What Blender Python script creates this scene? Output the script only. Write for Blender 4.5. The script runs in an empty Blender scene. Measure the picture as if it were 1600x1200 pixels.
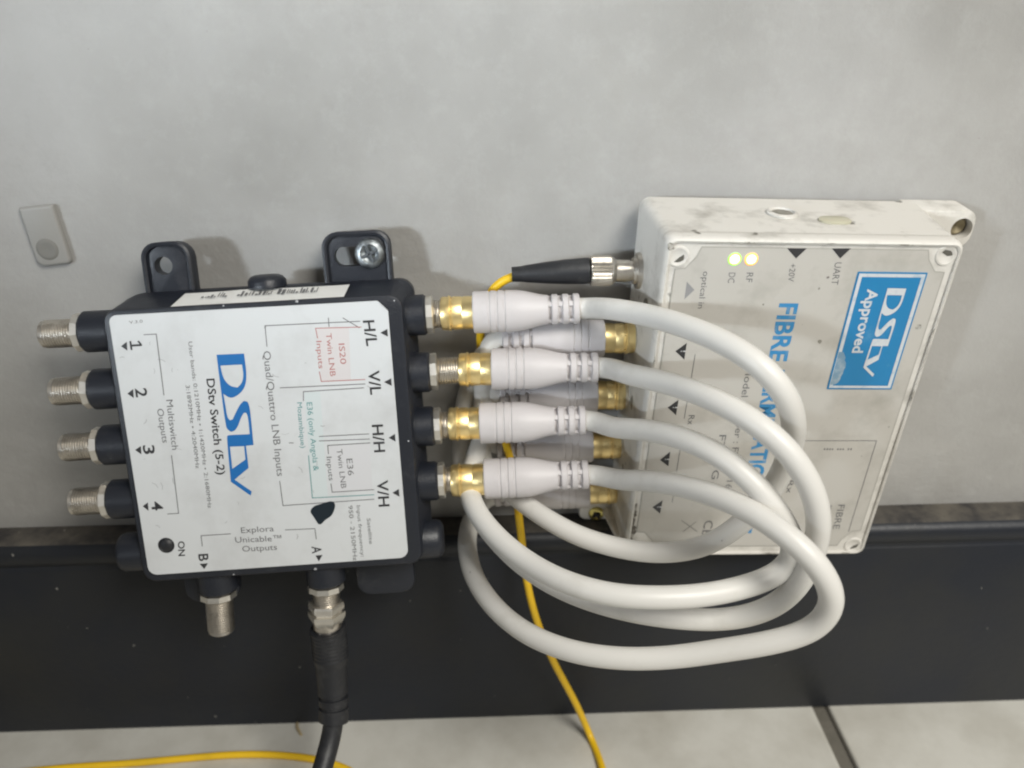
# Close-up: a black satellite multiswitch and a white fibre terminal on a wall above a
# dark skirting board, joined by four looping white coax cables.
# All lengths are written in millimetres and scaled to metres by S.
import bpy, bmesh, math, random
from mathutils import Vector, Matrix
random.seed(7)
S = 0.001
scn = bpy.context.scene
col = scn.collection

# ------------------------------------------------------------------ measured data (mm)
SW_POSE = ((-74.3, -40.0, 153.3), (-0.21574, -0.02709, 0.0272))
BX_POSE = ((94.3, -37.0, 156.7), (0.10394, 0.03953, 0.01679))
SW_SCALE = 0.9756; BX_SCALE = 1.0125
CAM_ROWS = [[0.999461, -0.022089, 0.024305], [-0.031361, -0.422133, 0.905991], [-0.009752, -0.906265, -0.422598]]
LOGO_RINGS = [[(-12.05, 30.28), (-3.22, 30.13), (-3.18, 24.8), (-3.45, 21.6), (-4.29, 18.96), (-6.09, 16.9), (-8.32, 15.69), (-9.87, 15.79), (-11.51, 17.24), (-11.32, 13.91), (-11.23, 9.17), (-10.46, 8.07), (-9.52, 8.35), (-8.08, 10.87), (-6.42, 13.36), (-5.17, 14.37), (-3.99, 14.01), (-3.48, 12.23), (-3.59, 5.82), (-3.78, -0.89), (-6.31, -0.97), (-6.31, -8.74), (-11.46, -12.55), (-6.27, -17.1), (-6.77, -18.56), (-12.74, -13.2), (-12.21, 2.31), (-11.86, 2.91), (-11.07, 3.05), (-4.57, 2.92), (-4.41, 8.97), (-4.88, 10.33), (-5.65, 10.33), (-6.73, 8.88), (-7.97, 6.1), (-9.21, 4.51), (-10.49, 4.12), (-11.54, 4.81), (-12.12, 6.37)], [(-11.27, 26.62), (-4.31, 26.58), (-4.19, 23.25), (-4.87, 20.61), (-6.62, 18.99), (-8.89, 19.51), (-10.46, 21.49), (-11.07, 23.67)], [(-11.56, -0.96), (-6.87, -1.07), (-7.01, -5.76), (-11.73, -8.71)]]
SW_BLACK = [('1', (-39.02, 36.35), (-39.05, 33.42), 3.8, 'd'), ('2', (-39.49, 20.7), (-39.52, 17.69), 3.8, 'd'), ('3', (-39.82, 1.33), (-39.85, -1.77), 3.8, 'd'), ('4', (-39.92, -18.45), (-39.96, -21.65), 3.8, 'd'), ('H/L', (36.05, 38.71), (36.55, 30.22), 3.8, 'd'), ('V/L', (36.25, 21.98), (36.39, 13.82), 3.8, 'd'), ('H/H', (35.93, 3.49), (35.96, -6.14), 3.8, 'd'), ('V/H', (35.97, -16.15), (35.83, -25.61), 3.8, 'd'), ('B', (-26.8, -38.43), (-26.93, -41.02), 3.4, 'd'), ('A', (11.7, -38.43), (11.65, -41.04), 3.4, 'd'), ('ON', (-33.02, -33.27), (-33.53, -38.64), 2.3, 'd'), ('DStv Switch (5-2)', (-16.28, 22.49), (-16.81, -10.5), 2.7, 'd')]
SW_GREY = [('Multiswitch', (-30.13, 16.24), (-30.51, -0.84), 2.2, 'd'), ('Outputs', (-33.52, 13.42), (-33.28, 1.78), 2.2, 'd'), ('User bands: 0:1210MHz • 1:1420MHz • 2:1680MHz', (-20.49, 35.05), (-21.46, -22.04), 1.35, 'd'), ('3:1892MHz • 4:2040MHz', (-23.22, 20.77), (-23.65, -7.78), 1.35, 'd'), ('Quad/Quattro LNB Inputs', (2.96, 30.5), (2.79, -12.29), 2.5, 'd'), ('E36', (26.37, -7.76), (26.47, -13.68), 2.1, 'd'), ('Twin LNB', (23.49, -4.19), (23.69, -18.06), 1.9, 'd'), ('Inputs', (19.84, -6.65), (19.88, -15.05), 1.8, 'd'), ('Satellite', (31.35, -29.5), (31.41, -38.93), 1.3, 'd'), ('Input frequency:', (28.29, -24.62), (28.14, -43.45), 1.3, 'd'), ('950 - 2150MHz', (25.48, -24.42), (25.38, -44.68), 1.5, 'd'), ('Explora', (-11.49, -31.8), (-0.46, -31.89), 2.2, 'r'), ('Unicable™', (-13.84, -35.14), (1.74, -35.58), 2.2, 'r'), ('Outputs', (-11.87, -38.59), (-0.13, -38.74), 2.2, 'r'), ('V.3.0', (-38.2, 41.92), (-33.93, 42.09), 1.0, 'r')]
SW_RED = [('IS20', (27.51, 31.6), (27.5, 24.77), 2.0, 'd'), ('Twin LNB', (23.71, 35.21), (23.78, 20.9), 1.9, 'd'), ('Inputs', (20.37, 32.87), (20.29, 23.7), 1.8, 'd')]
SW_TEAL = [('E36 (only Angola &', (15.18, 12.53), (15.09, -11.31), 1.9, 'd'), ('Mozambique)', (12.05, 12.72), (11.68, -2.96), 1.7, 'd')]
SW_LINES = [[(-34.1, 38.15), (-30.24, 38.13), (-30.61, 18.0)], [(-30.99, -2.81), (-31.44, -23.17), (-35.06, -23.15)], [(4.38, 32.11), (4.52, 38.84), (35.0, 38.56)], [(3.44, -14.15), (3.56, -22.88), (34.33, -22.72)], [(7.17, 18.03), (34.82, 17.63)], [(14.2, 13.24), (14.52, 16.27), (34.29, 16.36)], [(18.21, 0.63), (34.6, 0.46)], [(18.05, -0.92), (34.66, -1.34)], [(20.58, -5.57), (20.65, -2.66), (34.75, -2.69)], [(20.41, -16.23), (20.55, -19.23), (34.62, -19.28)], [(-25.13, -35.49), (-25.07, -31.75), (-15.16, -31.77)], [(3.47, -31.71), (13.44, -31.96), (13.5, -35.73)], [(8.07, -0.93), (9.33, -1.02)], [(25.02, 40.18), (24.96, 37.45)], [(29.74, 39.91), (34.61, 36.48)]]
SW_REDL = [[(20.89, 33.9), (20.59, 37.08), (35.24, 36.65)], [(20.39, 22.62), (20.7, 19.36), (34.95, 19.14)]]
SW_TEALL = [[(13.94, -5.81), (13.7, -20.82), (34.47, -21.11)]]
SW_TRI = [[(-41.88, 34.84), (-39.85, 36.19), (-40.08, 33.27)], [(-42.18, 19.15), (-40.13, 20.53), (-40.36, 17.53)], [(-42.52, -0.04), (-40.47, 1.15), (-40.68, -1.72)], [(-42.88, -19.84), (-41.01, -18.6), (-41.22, -21.56)], [(41.28, 34.4), (43.67, 35.53), (43.67, 32.99)], [(41.17, 17.89), (43.59, 19.04), (43.59, 16.43)], [(41.08, -1.31), (43.32, -0.11), (43.32, -2.8)], [(40.8, -20.86), (43.07, -19.63), (43.07, -22.41)], [(-26.83, -41.97), (-24.01, -41.95), (-25.57, -43.97)], [(12.67, -41.83), (15.09, -41.77), (13.55, -44.04)]]
INK = [(12.3, -25.52), (13.84, -23.72), (16.61, -23.1), (19.38, -22.37), (20.71, -22.64), (21.19, -23.83), (20.71, -25.54), (19.51, -27.78), (17.1, -29.06), (15.88, -30.44), (14.89, -30.54), (14.43, -29.75), (13.44, -27.64)]
PINK = [(20.8, 37.06), (31.32, 36.88), (30.33, 19.21), (20.91, 19.35)]
MAUVE = [(20.84, -2.89), (34.73, -2.91), (34.17, -19.48), (20.77, -19.24)]
MINT = [(14.7, 16.05), (19.94, 15.94), (18.89, -20.72), (13.7, -20.82)]
SW_TOPLABEL = [(-24.74, 0.19, 46.41), (-23.58, 11.63, 49.1), (30.56, 12.11, 49.21), (30.65, -1.16, 46.09)]
BX_BLUE = [('FIBRE', (-6.92, 40.46), (-6.43, 20.25), 5.9, 'd'), ('TERMINATION', (-6.36, 17.22), (-5.18, -31.18), 5.9, 'd'), ('UNIT', (-5.1, -34.28), (-4.71, -50.61), 5.9, 'd')]
BX_GREY = [('optical in', (-32.09, 50.55), (-31.98, 38.46), 1.9, 'd'), ('DC', (-24.37, 50.25), (-24.19, 46.97), 2.1, 'd'), ('RF', (-18.99, 50.33), (-18.81, 47.25), 2.1, 'd'), ('+20V', (-6.48, 53.35), (-6.05, 47.62), 1.9, 'd'), ('UART', (6.92, 53.95), (7.46, 46.75), 2.2, 'd'), ('Model number : FTU-F-16', (-13.29, 18.11), (-11.88, -30.32), 2.4, 'd'), ('FT-01G', (-17.63, -7.83), (-17.5, -26.15), 2.5, 'd'), ('Rx', (-29.11, -0.02), (-28.98, -3.78), 2.1, 'd'), ('FIBRE', (30.06, -37.6), (30.65, -48.78), 2.6, 'd'), ('CE', (-16.85, -44.59), (-16.95, -51.41), 3.4, 'd'), ('Rx', (9.77, -26.78), (10.03, -32.37), 2.2, 'd')]
BX_WHITE = [('Approved', (18.99, 45.64), (19.56, 23.67), 3.6, 'd')]
BX_TRI = [[(-8.44, 58.13), (-2.54, 58.22), (-5.09, 54.98)], [(4.9, 58.33), (10.65, 58.42), (8.17, 55.18)], [(-36.8, 23.68), (-33.6, 26.63), (-33.56, 20.74)], [(-36.47, 2.92), (-33.31, 5.87), (-33.33, -0.03)], [(-36.31, -18.02), (-33.28, -14.59), (-33.12, -20.69)], [(-36.42, -38.4), (-33.2, -35.29), (-33.34, -41.29)]]
BX_GTRI = [[(-36.58, 47.22), (-33.88, 44.56), (-36.52, 41.39)]]
BX_LINES = [[(-30.38, 22.59), (-30.33, 14.02)], [(-30.39, 7.33), (-30.41, -1.27)], [(-30.06, -12.76), (-29.97, -22.85)], [(-29.68, -33.05), (-29.71, -36.15)], [(9.12, -10.13), (36.67, -10.11), (36.87, -50.03)], [(-25.13, -44.54), (-18.85, -49.6)], [(-23.96, -49.56), (-19.98, -45.16)], [(9.14, -50.72), (13.91, -54.39)]]
BX_STICK = [(14.61, 51.2), (36.14, 51.5), (36.34, 10.32), (15.09, 10.21)]
BX_LOGO = [(24.81, 46.14), (30.76, 46.21), (25.16, 18.84), (29.87, 15.33)]
BX_LABEL = [(-40.75, 57.83), (39.31, 59.06), (42.57, -55.57), (-42.53, -54.81)]
BX_LED = [(-23.39, 54.51), (-18.43, 54.58)]
BX_CS = [(-40.93, 55.05), (42.54, 57.5), (41.51, -58.03)]
SW_AXES = [[(-16.0, -21.1, 189.4), (-5.5, -21.4, 189.7), (29.5, -22.6, 190.8)], [(-10.7, -25.4, 171.0), (0.0, -25.7, 171.1), (35.7, -26.9, 171.4)], [(-14.7, -29.4, 152.7), (-4.3, -29.8, 152.9), (31.5, -30.9, 153.8)], [(-14.5, -33.7, 132.9), (-3.2, -34.0, 133.4), (32.6, -35.2, 135.0)]]
BX_AXES = [[(48.9, -16.6, 177.5), (38.5, -16.5, 177.6), (3.8, -16.1, 178.1)], [(47.0, -14.3, 154.8), (37.2, -14.2, 155.0), (2.5, -13.8, 155.4)], [(46.7, -12.2, 133.6), (36.5, -12.1, 133.7), (1.1, -11.7, 133.8)], [(46.5, -10.0, 112.5), (36.2, -9.9, 112.3), (-0.0, -9.5, 111.6)]]
CABLE_MID = [[(37.3, -32.0, 194.0), (45.7, -42.0, 195.7), (54.4, -56.0, 197.5), (63.4, -68.0, 197.0), (71.8, -77.0, 193.8), (78.1, -80.0, 187.4), (84.1, -76.0, 176.1), (87.7, -68.0, 161.2), (87.2, -62.0, 146.4), (81.7, -58.0, 131.4), (69.8, -56.0, 119.3), (56.4, -55.0, 115.9), (43.1, -52.0, 115.7), (27.5, -46.0, 117.7), (16.0, -38.0, 120.7), (8.1, -29.0, 122.2), (0.1, -22.0, 126.1), (-4.9, -17.0, 130.2), (-4.4, -14.0, 133.6)], [(42.4, -38.0, 174.1), (52.4, -54.0, 177.9), (61.8, -70.0, 180.3), (71.0, -80.0, 178.1), (79.5, -86.0, 172.0), (86.2, -88.0, 162.6), (90.4, -88.0, 152.0), (91.9, -86.0, 139.7), (90.9, -84.0, 127.9), (87.5, -82.0, 118.1), (80.5, -80.0, 111.0), (70.5, -78.0, 107.1), (56.9, -76.0, 106.4), (41.2, -73.0, 107.5), (25.4, -68.0, 110.1), (11.6, -58.0, 112.2), (0.3, -44.0, 115.3), (-7.9, -28.0, 118.8), (-11.6, -15.0, 125.7), (-11.6, -9.0, 137.2), (-9.7, -8.0, 151.1), (-5.7, -10.0, 163.4), (-1.1, -13.0, 173.1)], [(38.1, -38.0, 154.7), (47.9, -52.0, 160.8), (57.6, -66.0, 164.6), (66.4, -76.0, 163.6), (74.5, -82.0, 157.7), (81.7, -84.0, 148.5), (87.1, -82.0, 138.0), (88.2, -80.0, 129.6), (83.7, -80.0, 125.0), (73.0, -84.0, 124.3), (60.8, -87.0, 124.3), (48.3, -88.0, 124.7), (34.6, -86.0, 124.4), (22.0, -80.0, 124.3), (11.0, -69.0, 123.4), (0.3, -56.0, 125.1), (-6.6, -44.0, 128.0), (-8.8, -33.0, 130.5), (-7.0, -24.0, 134.4), (-3.7, -17.0, 140.0), (-0.8, -14.0, 147.4)], [(39.6, -40.0, 135.9), (50.2, -56.0, 144.5), (59.7, -70.0, 150.2), (68.7, -82.0, 152.5), (77.0, -91.0, 150.9), (85.0, -98.0, 145.9), (90.9, -100.0, 137.8), (93.4, -99.0, 128.5), (90.1, -97.0, 119.1), (79.5, -95.0, 113.0), (66.8, -92.0, 107.8), (52.5, -89.0, 102.8), (37.6, -86.0, 100.1), (22.5, -80.0, 98.2), (8.0, -68.0, 96.3), (-2.4, -54.0, 96.9), (-8.4, -40.0, 98.4), (-10.5, -28.0, 101.6), (-9.6, -19.0, 105.0), (-5.9, -14.0, 109.5)]]
YELLOW = [(7.5, -14.0, 200.1), (2.8, -14.0, 197.7), (-0.7, -12.0, 192.2), (-2.9, -10.0, 183.9), (-3.8, -8.0, 173.6), (-3.0, -8.0, 162.4), (-0.2, -9.0, 151.4), (3.9, -18.0, 141.7), (6.7, -18.0, 128.3), (8.4, -19.0, 113.8), (9.8, -24.0, 101.5), (10.9, -26.0, 88.4), (14.2, -28.0, 70.1), (21.0, -28.0, 47.5), (31.8, -26.0, 19.5), (38.1, -26.4, 1.5), (41.1, -42.5, 1.5), (41.0, -60.1, 1.5), (26.9, -78.0, 1.5), (-5.7, -79.3, 1.5), (-35.0, -59.9, 1.5), (-61.1, -39.4, 1.5), (-73.6, -34.2, 1.5), (-89.9, -31.1, 1.5), (-108.5, -30.0, 1.5), (-126.6, -30.9, 1.5), (-151.9, -32.7, 1.5), (-174.7, -33.7, 1.5), (-215.6, -38.4, 1.5), (-300, -60, 1.5), (-420, -150, 1.5)]
BLACK = [(-60.0, -47.0, 75.9), (-59.9, -51.0, 61.7), (-59.6, -57.0, 47.7), (-61.3, -62.0, 40.6), (-63.0, -68.0, 36.5), (-65.4, -76.0, 30.3), (-68.1, -80.0, 22.7), (-71.1, -98.0, 9.0), (-80.1, -130.0, 3.9), (-105.0, -230.0, 3.7), (-190.0, -420.0, 3.7), (-330.0, -620.0, 3.7)]
FT = [(50.1, -15.0, 200.9), (42.2, -15.0, 201.0), (33.2, -15.0, 201.2), (7.5, -14.0, 200.1)]

# ------------------------------------------------------------------ camera
cam_d = bpy.data.cameras.new('camera'); cam = bpy.data.objects.new('camera', cam_d)
col.objects.link(cam); scn.camera = cam
cam_d.sensor_width = 36.0; cam_d.lens = 36.0*1300/1600
cam_d.clip_start = 0.01; cam_d.clip_end = 20
_R = Matrix(CAM_ROWS)                       # world = _R @ (right, down, forward)
_m = Matrix((( _R[0][0], -_R[0][1], -_R[0][2]), (_R[1][0], -_R[1][1], -_R[1][2]), (_R[2][0], -_R[2][1], -_R[2][2])))
cam.matrix_world = Matrix.Translation(Vector((0, -280, 284))*S) @ _m.to_4x4()
cam_d.dof.use_dof = True; cam_d.dof.focus_distance = 0.262; cam_d.dof.aperture_fstop = 9.0

# ------------------------------------------------------------------ world, lamps, exposure
world = bpy.data.worlds.new('World'); scn.world = world; world.use_nodes = True
wn = world.node_tree.nodes; bg = wn['Background']
bg.inputs['Color'].default_value = (1.0, 0.985, 0.96, 1); bg.inputs['Strength'].default_value = 0.15

def area(name, loc, target, size, power, color, size_y=None, spread=180):
    l = bpy.data.lights.new(name, 'AREA'); o = bpy.data.objects.new(name, l); col.objects.link(o)
    l.shape = 'RECTANGLE'; l.size = size; l.size_y = size_y or size; l.energy = power; l.color = color; l.spread = math.radians(spread)
    o.location = Vector(loc); d = Vector(target)-Vector(loc)
    o.rotation_euler = d.to_track_quat('-Z', 'Y').to_euler()
    return o
area('window_light', (-0.90, -1.05, 0.46), (-0.015, 0, 0.315), 0.24, 0.225, (0.83, 0.92, 1.0), 0.26, 11)
area('room_light', (0.44, -0.70, 0.86), (0.19, -0.08, 0.01), 0.42, 4.1, (1.0, 0.97, 0.90), None, 100)

scn.view_settings.view_transform = 'Standard'; scn.view_settings.look = 'None'
scn.view_settings.exposure = 0.0; scn.view_settings.gamma = 1.0
scn.render.resolution_x = 1024; scn.render.resolution_y = 768
scn.cycles.filter_width = 2.1

# ------------------------------------------------------------------ materials
def srgb(r, g, b):
    f = lambda c: ((c/255)/12.92 if c/255 <= 0.04045 else (((c/255)+0.055)/1.055)**2.4)
    return (f(r), f(g), f(b), 1)

def mat(name, color, rough=0.5, metal=0.0, spec=0.5, dirt=None, dirt_scale=60, dirt_amt=0.5, dirt_lo=0.5, dirt_hi=0.75,
        bump=0.0, bump_scale=400, emit=None, coat=0.0, sss=0.0, speck=None, speck_scale=900, speck_th=0.72):
    m = bpy.data.materials.new(name); m.use_nodes = True
    nt = m.node_tree; n = nt.nodes; L = nt.links; b = n['Principled BSDF']
    c = tuple(color[:3])+(1,)
    b.inputs['Base Color'].default_value = c; b.inputs['Roughness'].default_value = rough
    b.inputs['Metallic'].default_value = metal; b.inputs['Specular IOR Level'].default_value = spec
    b.inputs['Coat Weight'].default_value = coat
    if sss: b.inputs['Subsurface Weight'].default_value = sss; b.inputs['Subsurface Radius'].default_value = (.002, .0018, .0015); b.inputs['Subsurface Scale'].default_value = 1
    tc = n.new('ShaderNodeTexCoord'); last = None
    if dirt:
        nz = n.new('ShaderNodeTexNoise'); nz.inputs['Scale'].default_value = dirt_scale; nz.inputs['Detail'].default_value = 8; nz.inputs['Roughness'].default_value = .65
        L.new(tc.outputs['Object'], nz.inputs['Vector'])
        cr = n.new('ShaderNodeMapRange'); cr.inputs['From Min'].default_value = dirt_lo; cr.inputs['From Max'].default_value = dirt_hi; cr.inputs['To Max'].default_value = dirt_amt
        L.new(nz.outputs['Fac'], cr.inputs['Value'])
        mx = n.new('ShaderNodeMix'); mx.data_type = 'RGBA'; mx.inputs['A'].default_value = c; mx.inputs['B'].default_value = tuple(dirt[:3])+(1,)
        L.new(cr.outputs['Result'], mx.inputs['Factor']); last = mx.outputs['Result']
    if speck:
        nz2 = n.new('ShaderNodeTexNoise'); nz2.inputs['Scale'].default_value = speck_scale; nz2.inputs['Detail'].default_value = 2
        L.new(tc.outputs['Object'], nz2.inputs['Vector'])
        cr2 = n.new('ShaderNodeMapRange'); cr2.inputs['From Min'].default_value = speck_th; cr2.inputs['From Max'].default_value = speck_th+.03
        L.new(nz2.outputs['Fac'], cr2.inputs['Value'])
        mx2 = n.new('ShaderNodeMix'); mx2.data_type = 'RGBA'; mx2.inputs['B'].default_value = tuple(speck[:3])+(1,)
        if last: L.new(last, mx2.inputs['A'])
        else: mx2.inputs['A'].default_value = c
        L.new(cr2.outputs['Result'], mx2.inputs['Factor']); last = mx2.outputs['Result']
    if last: L.new(last, b.inputs['Base Color'])
    if bump:
        nb = n.new('ShaderNodeTexNoise'); nb.inputs['Scale'].default_value = bump_scale; nb.inputs['Detail'].default_value = 4
        L.new(tc.outputs['Object'], nb.inputs['Vector'])
        bp = n.new('ShaderNodeBump'); bp.inputs['Strength'].default_value = bump; bp.inputs['Distance'].default_value = 0.0004
        L.new(nb.outputs['Fac'], bp.inputs['Height']); L.new(bp.outputs['Normal'], b.inputs['Normal'])
    if emit:
        b.inputs['Emission Color'].default_value = tuple(emit[0])+(1,); b.inputs['Emission Strength'].default_value = emit[1]
    return m

def wall_material():
    m = bpy.data.materials.new('wall_paint'); m.use_nodes = True
    nt = m.node_tree; n = nt.nodes; L = nt.links; b = n['Principled BSDF']
    b.inputs['Roughness'].default_value = .55; b.inputs['Specular IOR Level'].default_value = .35
    tc = n.new('ShaderNodeTexCoord')
    def noise(sc, det, ro=.6, src=None):
        z = n.new('ShaderNodeTexNoise'); z.inputs['Scale'].default_value = sc; z.inputs['Detail'].default_value = det; z.inputs['Roughness'].default_value = ro
        L.new(src or tc.outputs['Object'], z.inputs['Vector']); return z
    def rng(s, a, bb, c, d):
        r = n.new('ShaderNodeMapRange'); r.inputs['From Min'].default_value = a; r.inputs['From Max'].default_value = bb
        r.inputs['To Min'].default_value = c; r.inputs['To Max'].default_value = d; L.new(s, r.inputs['Value']); return r.outputs['Result']
    def mix(a, bcol, f):
        x = n.new('ShaderNodeMix'); x.data_type = 'RGBA'
        if isinstance(a, tuple): x.inputs['A'].default_value = a
        else: L.new(a, x.inputs['A'])
        x.inputs['B'].default_value = bcol; L.new(f, x.inputs['Factor']); return x.outputs['Result']
    c = mix((.355, .349, .335, 1), (.275, .269, .256, 1), rng(noise(9, 5).outputs['Fac'], .38, .66, 0, 1))       # blotchy old paint
    c = mix(c, (.25, .24, .225, 1), rng(noise(26, 8, .7).outputs['Fac'], .57, .78, 0, .6))                   # scuffs and grey hand marks
    mp = n.new('ShaderNodeMapping'); mp.inputs['Scale'].default_value = (1, 1, 9); L.new(tc.outputs['Object'], mp.inputs['Vector'])
    c = mix(c, (.435, .43, .425, 1), rng(noise(5.5, 3).outputs['Fac'], .45, .65, 0, .75))                       # broad paler areas, uneven light put into the paint colour
    c = mix(c, (.27, .262, .24, 1), rng(noise(11, 7, .7).outputs['Fac'], .52, .74, 0, .6))
    c = mix(c, (.47, .47, .46, 1), rng(noise(95, 6, .75).outputs['Fac'], .50, .74, 0, .20))                   # brushed, rubbed paint
    c = mix(c, (.24, .235, .22, 1), rng(noise(60, 9, .8).outputs['Fac'], .60, .76, 0, .35))
    c = mix(c, (.2, .19, .17, 1), rng(noise(420, 2).outputs['Fac'], .74, .80, 0, .5))
    L.new(c, b.inputs['Base Color'])
    b1 = n.new('ShaderNodeBump'); b1.inputs['Strength'].default_value = .5; b1.inputs['Distance'].default_value = .0012
    L.new(noise(70, 8, .65).outputs['Fac'], b1.inputs['Height'])
    b2 = n.new('ShaderNodeBump'); b2.inputs['Strength'].default_value = .45; b2.inputs['Distance'].default_value = .0003
    L.new(noise(520, 4).outputs['Fac'], b2.inputs['Height']); L.new(b1.outputs['Normal'], b2.inputs['Normal'])
    L.new(b2.outputs['Normal'], b.inputs['Normal'])
    return m

M = {}
M['wall'] = wall_material()
M['black'] = mat('black_abs', (.0125, .015, .022), .42, spec=.5, dirt=(.085, .085, .09), dirt_scale=90, dirt_amt=.4, dirt_lo=.56, dirt_hi=.8, bump=.25, bump_scale=1500, speck=(.3, .3, .3), speck_scale=500, speck_th=.78)
M['rubber'] = mat('black_rubber', (.014, .015, .018), .5, dirt=(.06, .06, .06), dirt_scale=200, dirt_amt=.5, bump=.2, bump_scale=900)
M['label'] = mat('white_vinyl', (.60, .62, .635), .36, dirt=(.38, .38, .38), dirt_scale=38, dirt_amt=.5, dirt_lo=.48, dirt_hi=.8, speck=(.15, .15, .16), speck_scale=330, speck_th=.765)
M['white_box'] = mat('white_abs', (.64, .62, .58), .45, dirt=(.20, .185, .155), dirt_scale=75, dirt_amt=.85, dirt_lo=.50, dirt_hi=.82, bump=.2, bump_scale=900, speck=(.17, .16, .135), speck_scale=110, speck_th=.70)
M['box_label'] = mat('box_vinyl', (.485, .468, .435), .4, dirt=(.24, .23, .20), dirt_scale=48, dirt_amt=.55, dirt_lo=.50, dirt_hi=.80, speck=(.14, .13, .12), speck_scale=260, speck_th=.76)
M['cable'] = mat('white_pvc', (.66, .648, .62), .42, dirt=(.36, .35, .30), dirt_scale=55, dirt_amt=.45, dirt_lo=.55, dirt_hi=.85, sss=.0, speck=(.2, .2, .18), speck_scale=220, speck_th=.78)
M['boot'] = mat('white_boot', (.55, .525, .53), .5, dirt=(.38, .36, .35), dirt_scale=90, dirt_amt=.35, dirt_lo=.5, dirt_hi=.8)
M['gold'] = mat('gold_plate', (1.0, .80, .40), .40, 1.0, dirt=(.50, .34, .14), dirt_scale=160, dirt_amt=.5, dirt_lo=.5, dirt_hi=.85, bump=.04, bump_scale=500)
M['slot'] = mat('slot_brown', (.30, .19, .07), .45, .9)
M['nickel'] = mat('nickel', (.66, .62, .56), .36, 1.0, dirt=(.25, .22, .18), dirt_scale=300, dirt_amt=.6, bump=.1, bump_scale=900)
M['bright'] = mat('bright_zinc', (.86, .83, .77), .42, 1.0, dirt=(.5, .46, .4), dirt_scale=200, dirt_amt=.5)
M['zinc'] = mat('zinc_screw', (.50, .54, .56), .5, 1.0, dirt=(.12, .13, .14), dirt_scale=500, dirt_amt=.7, dirt_lo=.45, dirt_hi=.6, bump=.5, bump_scale=700)
M['brass'] = mat('brass_screw', (.72, .62, .22), .35, 1.0, dirt=(.2, .17, .06), dirt_scale=400, dirt_amt=.6)
M['recess'] = mat('recess_black', (.01, .009, .008), .7)
M['yellow'] = mat('yellow_pvc', (.80, .50, .015), .4, dirt=(.45, .30, .02), dirt_scale=80, dirt_amt=.4)
M['blue'] = mat('print_blue', (.010, .135, .40), .4)
M['blue_fi'] = mat('print_blue_light', (.03, .22, .46), .42, dirt=(.3, .38, .46), dirt_scale=300, dirt_amt=.6, dirt_lo=.5, dirt_hi=.7)
M['sticker_blue'] = mat('sticker_blue', (.010, .19, .42), .38, dirt=(.16, .34, .5), dirt_scale=90, dirt_amt=.55, dirt_lo=.58, dirt_hi=.8)
M['sticker_white'] = mat('sticker_white', (.56, .59, .62), .4, dirt=(.2, .36, .5), dirt_scale=250, dirt_amt=.6, dirt_lo=.5, dirt_hi=.68)
M['ink'] = mat('print_black', (.03, .03, .033), .45)
M['ink_grey'] = mat('print_grey', (.13, .13, .135), .45)
M['ink_pale'] = mat('print_pale_grey', (.27, .27, .275), .45)
M['ink_red'] = mat('print_red', (.42, .16, .15), .45)
M['ink_teal'] = mat('print_teal', (.08, .26, .27), .45)
M['pink'] = mat('print_pink', (.60, .575, .58), .4)
M['mauve'] = mat('print_mauve', (.585, .59, .61), .4)
M['mint'] = mat('print_mint', (.565, .62, .63), .4)
M['marker'] = mat('marker_ink', (.012, .02, .028), .3)
M['skirt'] = mat('skirting_paint', (.0105, .0130, .0195), .46, spec=.40, dirt=(.022, .022, .019), dirt_scale=13, dirt_amt=.8, dirt_lo=.4, dirt_hi=.75, bump=.3, bump_scale=300, speck=(.20, .195, .18), speck_scale=300, speck_th=.745)
M['dust'] = mat('dusty_ledge', (.095, .085, .070), .8, dirt=(.028, .026, .026), dirt_scale=70, dirt_amt=1, dirt_lo=.38, dirt_hi=.62, bump=.5, bump_scale=500, speck=(.3, .28, .24), speck_scale=260, speck_th=.74)
M['tile'] = mat('floor_tile_glaze', (.60, .59, .545), .42, dirt=(.40, .38, .33), dirt_scale=20, dirt_amt=.8, dirt_lo=.42, dirt_hi=.75, bump=.15, bump_scale=120)
M['grout'] = mat('grout', (.13, .12, .10), .9, dirt=(.08, .075, .06), dirt_scale=90, dirt_amt=.8, bump=.6, bump_scale=500)
M['patch'] = mat('painted_tab', (.30, .295, .28), .5, dirt=(.30, .29, .27), dirt_scale=80, dirt_amt=.6, dirt_lo=.5, dirt_hi=.75, bump=.4, bump_scale=200)
M['seal'] = mat('translucent_grommet', (.47, .45, .34), .4)
M['led_g'] = mat('led_green', (.8, .9, .6), .4, emit=((1.0, 1.0, .60), 1.8))
M['led_g2'] = mat('led_green_rim', (.5, .8, .2), .4, emit=((.30, .85, .05), .75))
M['led_o2'] = mat('led_amber_rim', (.9, .6, .2), .4, emit=((1.0, .36, .04), .85))
M['led_o'] = mat('led_amber', (.95, .8, .5), .4, emit=((1.0, .92, .58), 1.8))
M['straw'] = mat('straw_chip', (.42, .34, .20), .8)

# ------------------------------------------------------------------ mesh helpers
def V(*a): return Vector(a)*S

def link(name, bm, m, parent=None, smooth=None, kind=None):
    me = bpy.data.meshes.new(name); bmesh.ops.recalc_face_normals(bm, faces=bm.faces); bm.to_mesh(me); bm.free()
    me.materials.append(m)
    o = bpy.data.objects.new(name, me); col.objects.link(o)
    if parent: o.parent = parent
    if kind: o['kind'] = kind
    if smooth is not None:
        for p in me.polygons: p.use_smooth = True
        try: me.set_sharp_from_angle(angle=math.radians(smooth))
        except Exception: pass
    return o

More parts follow.
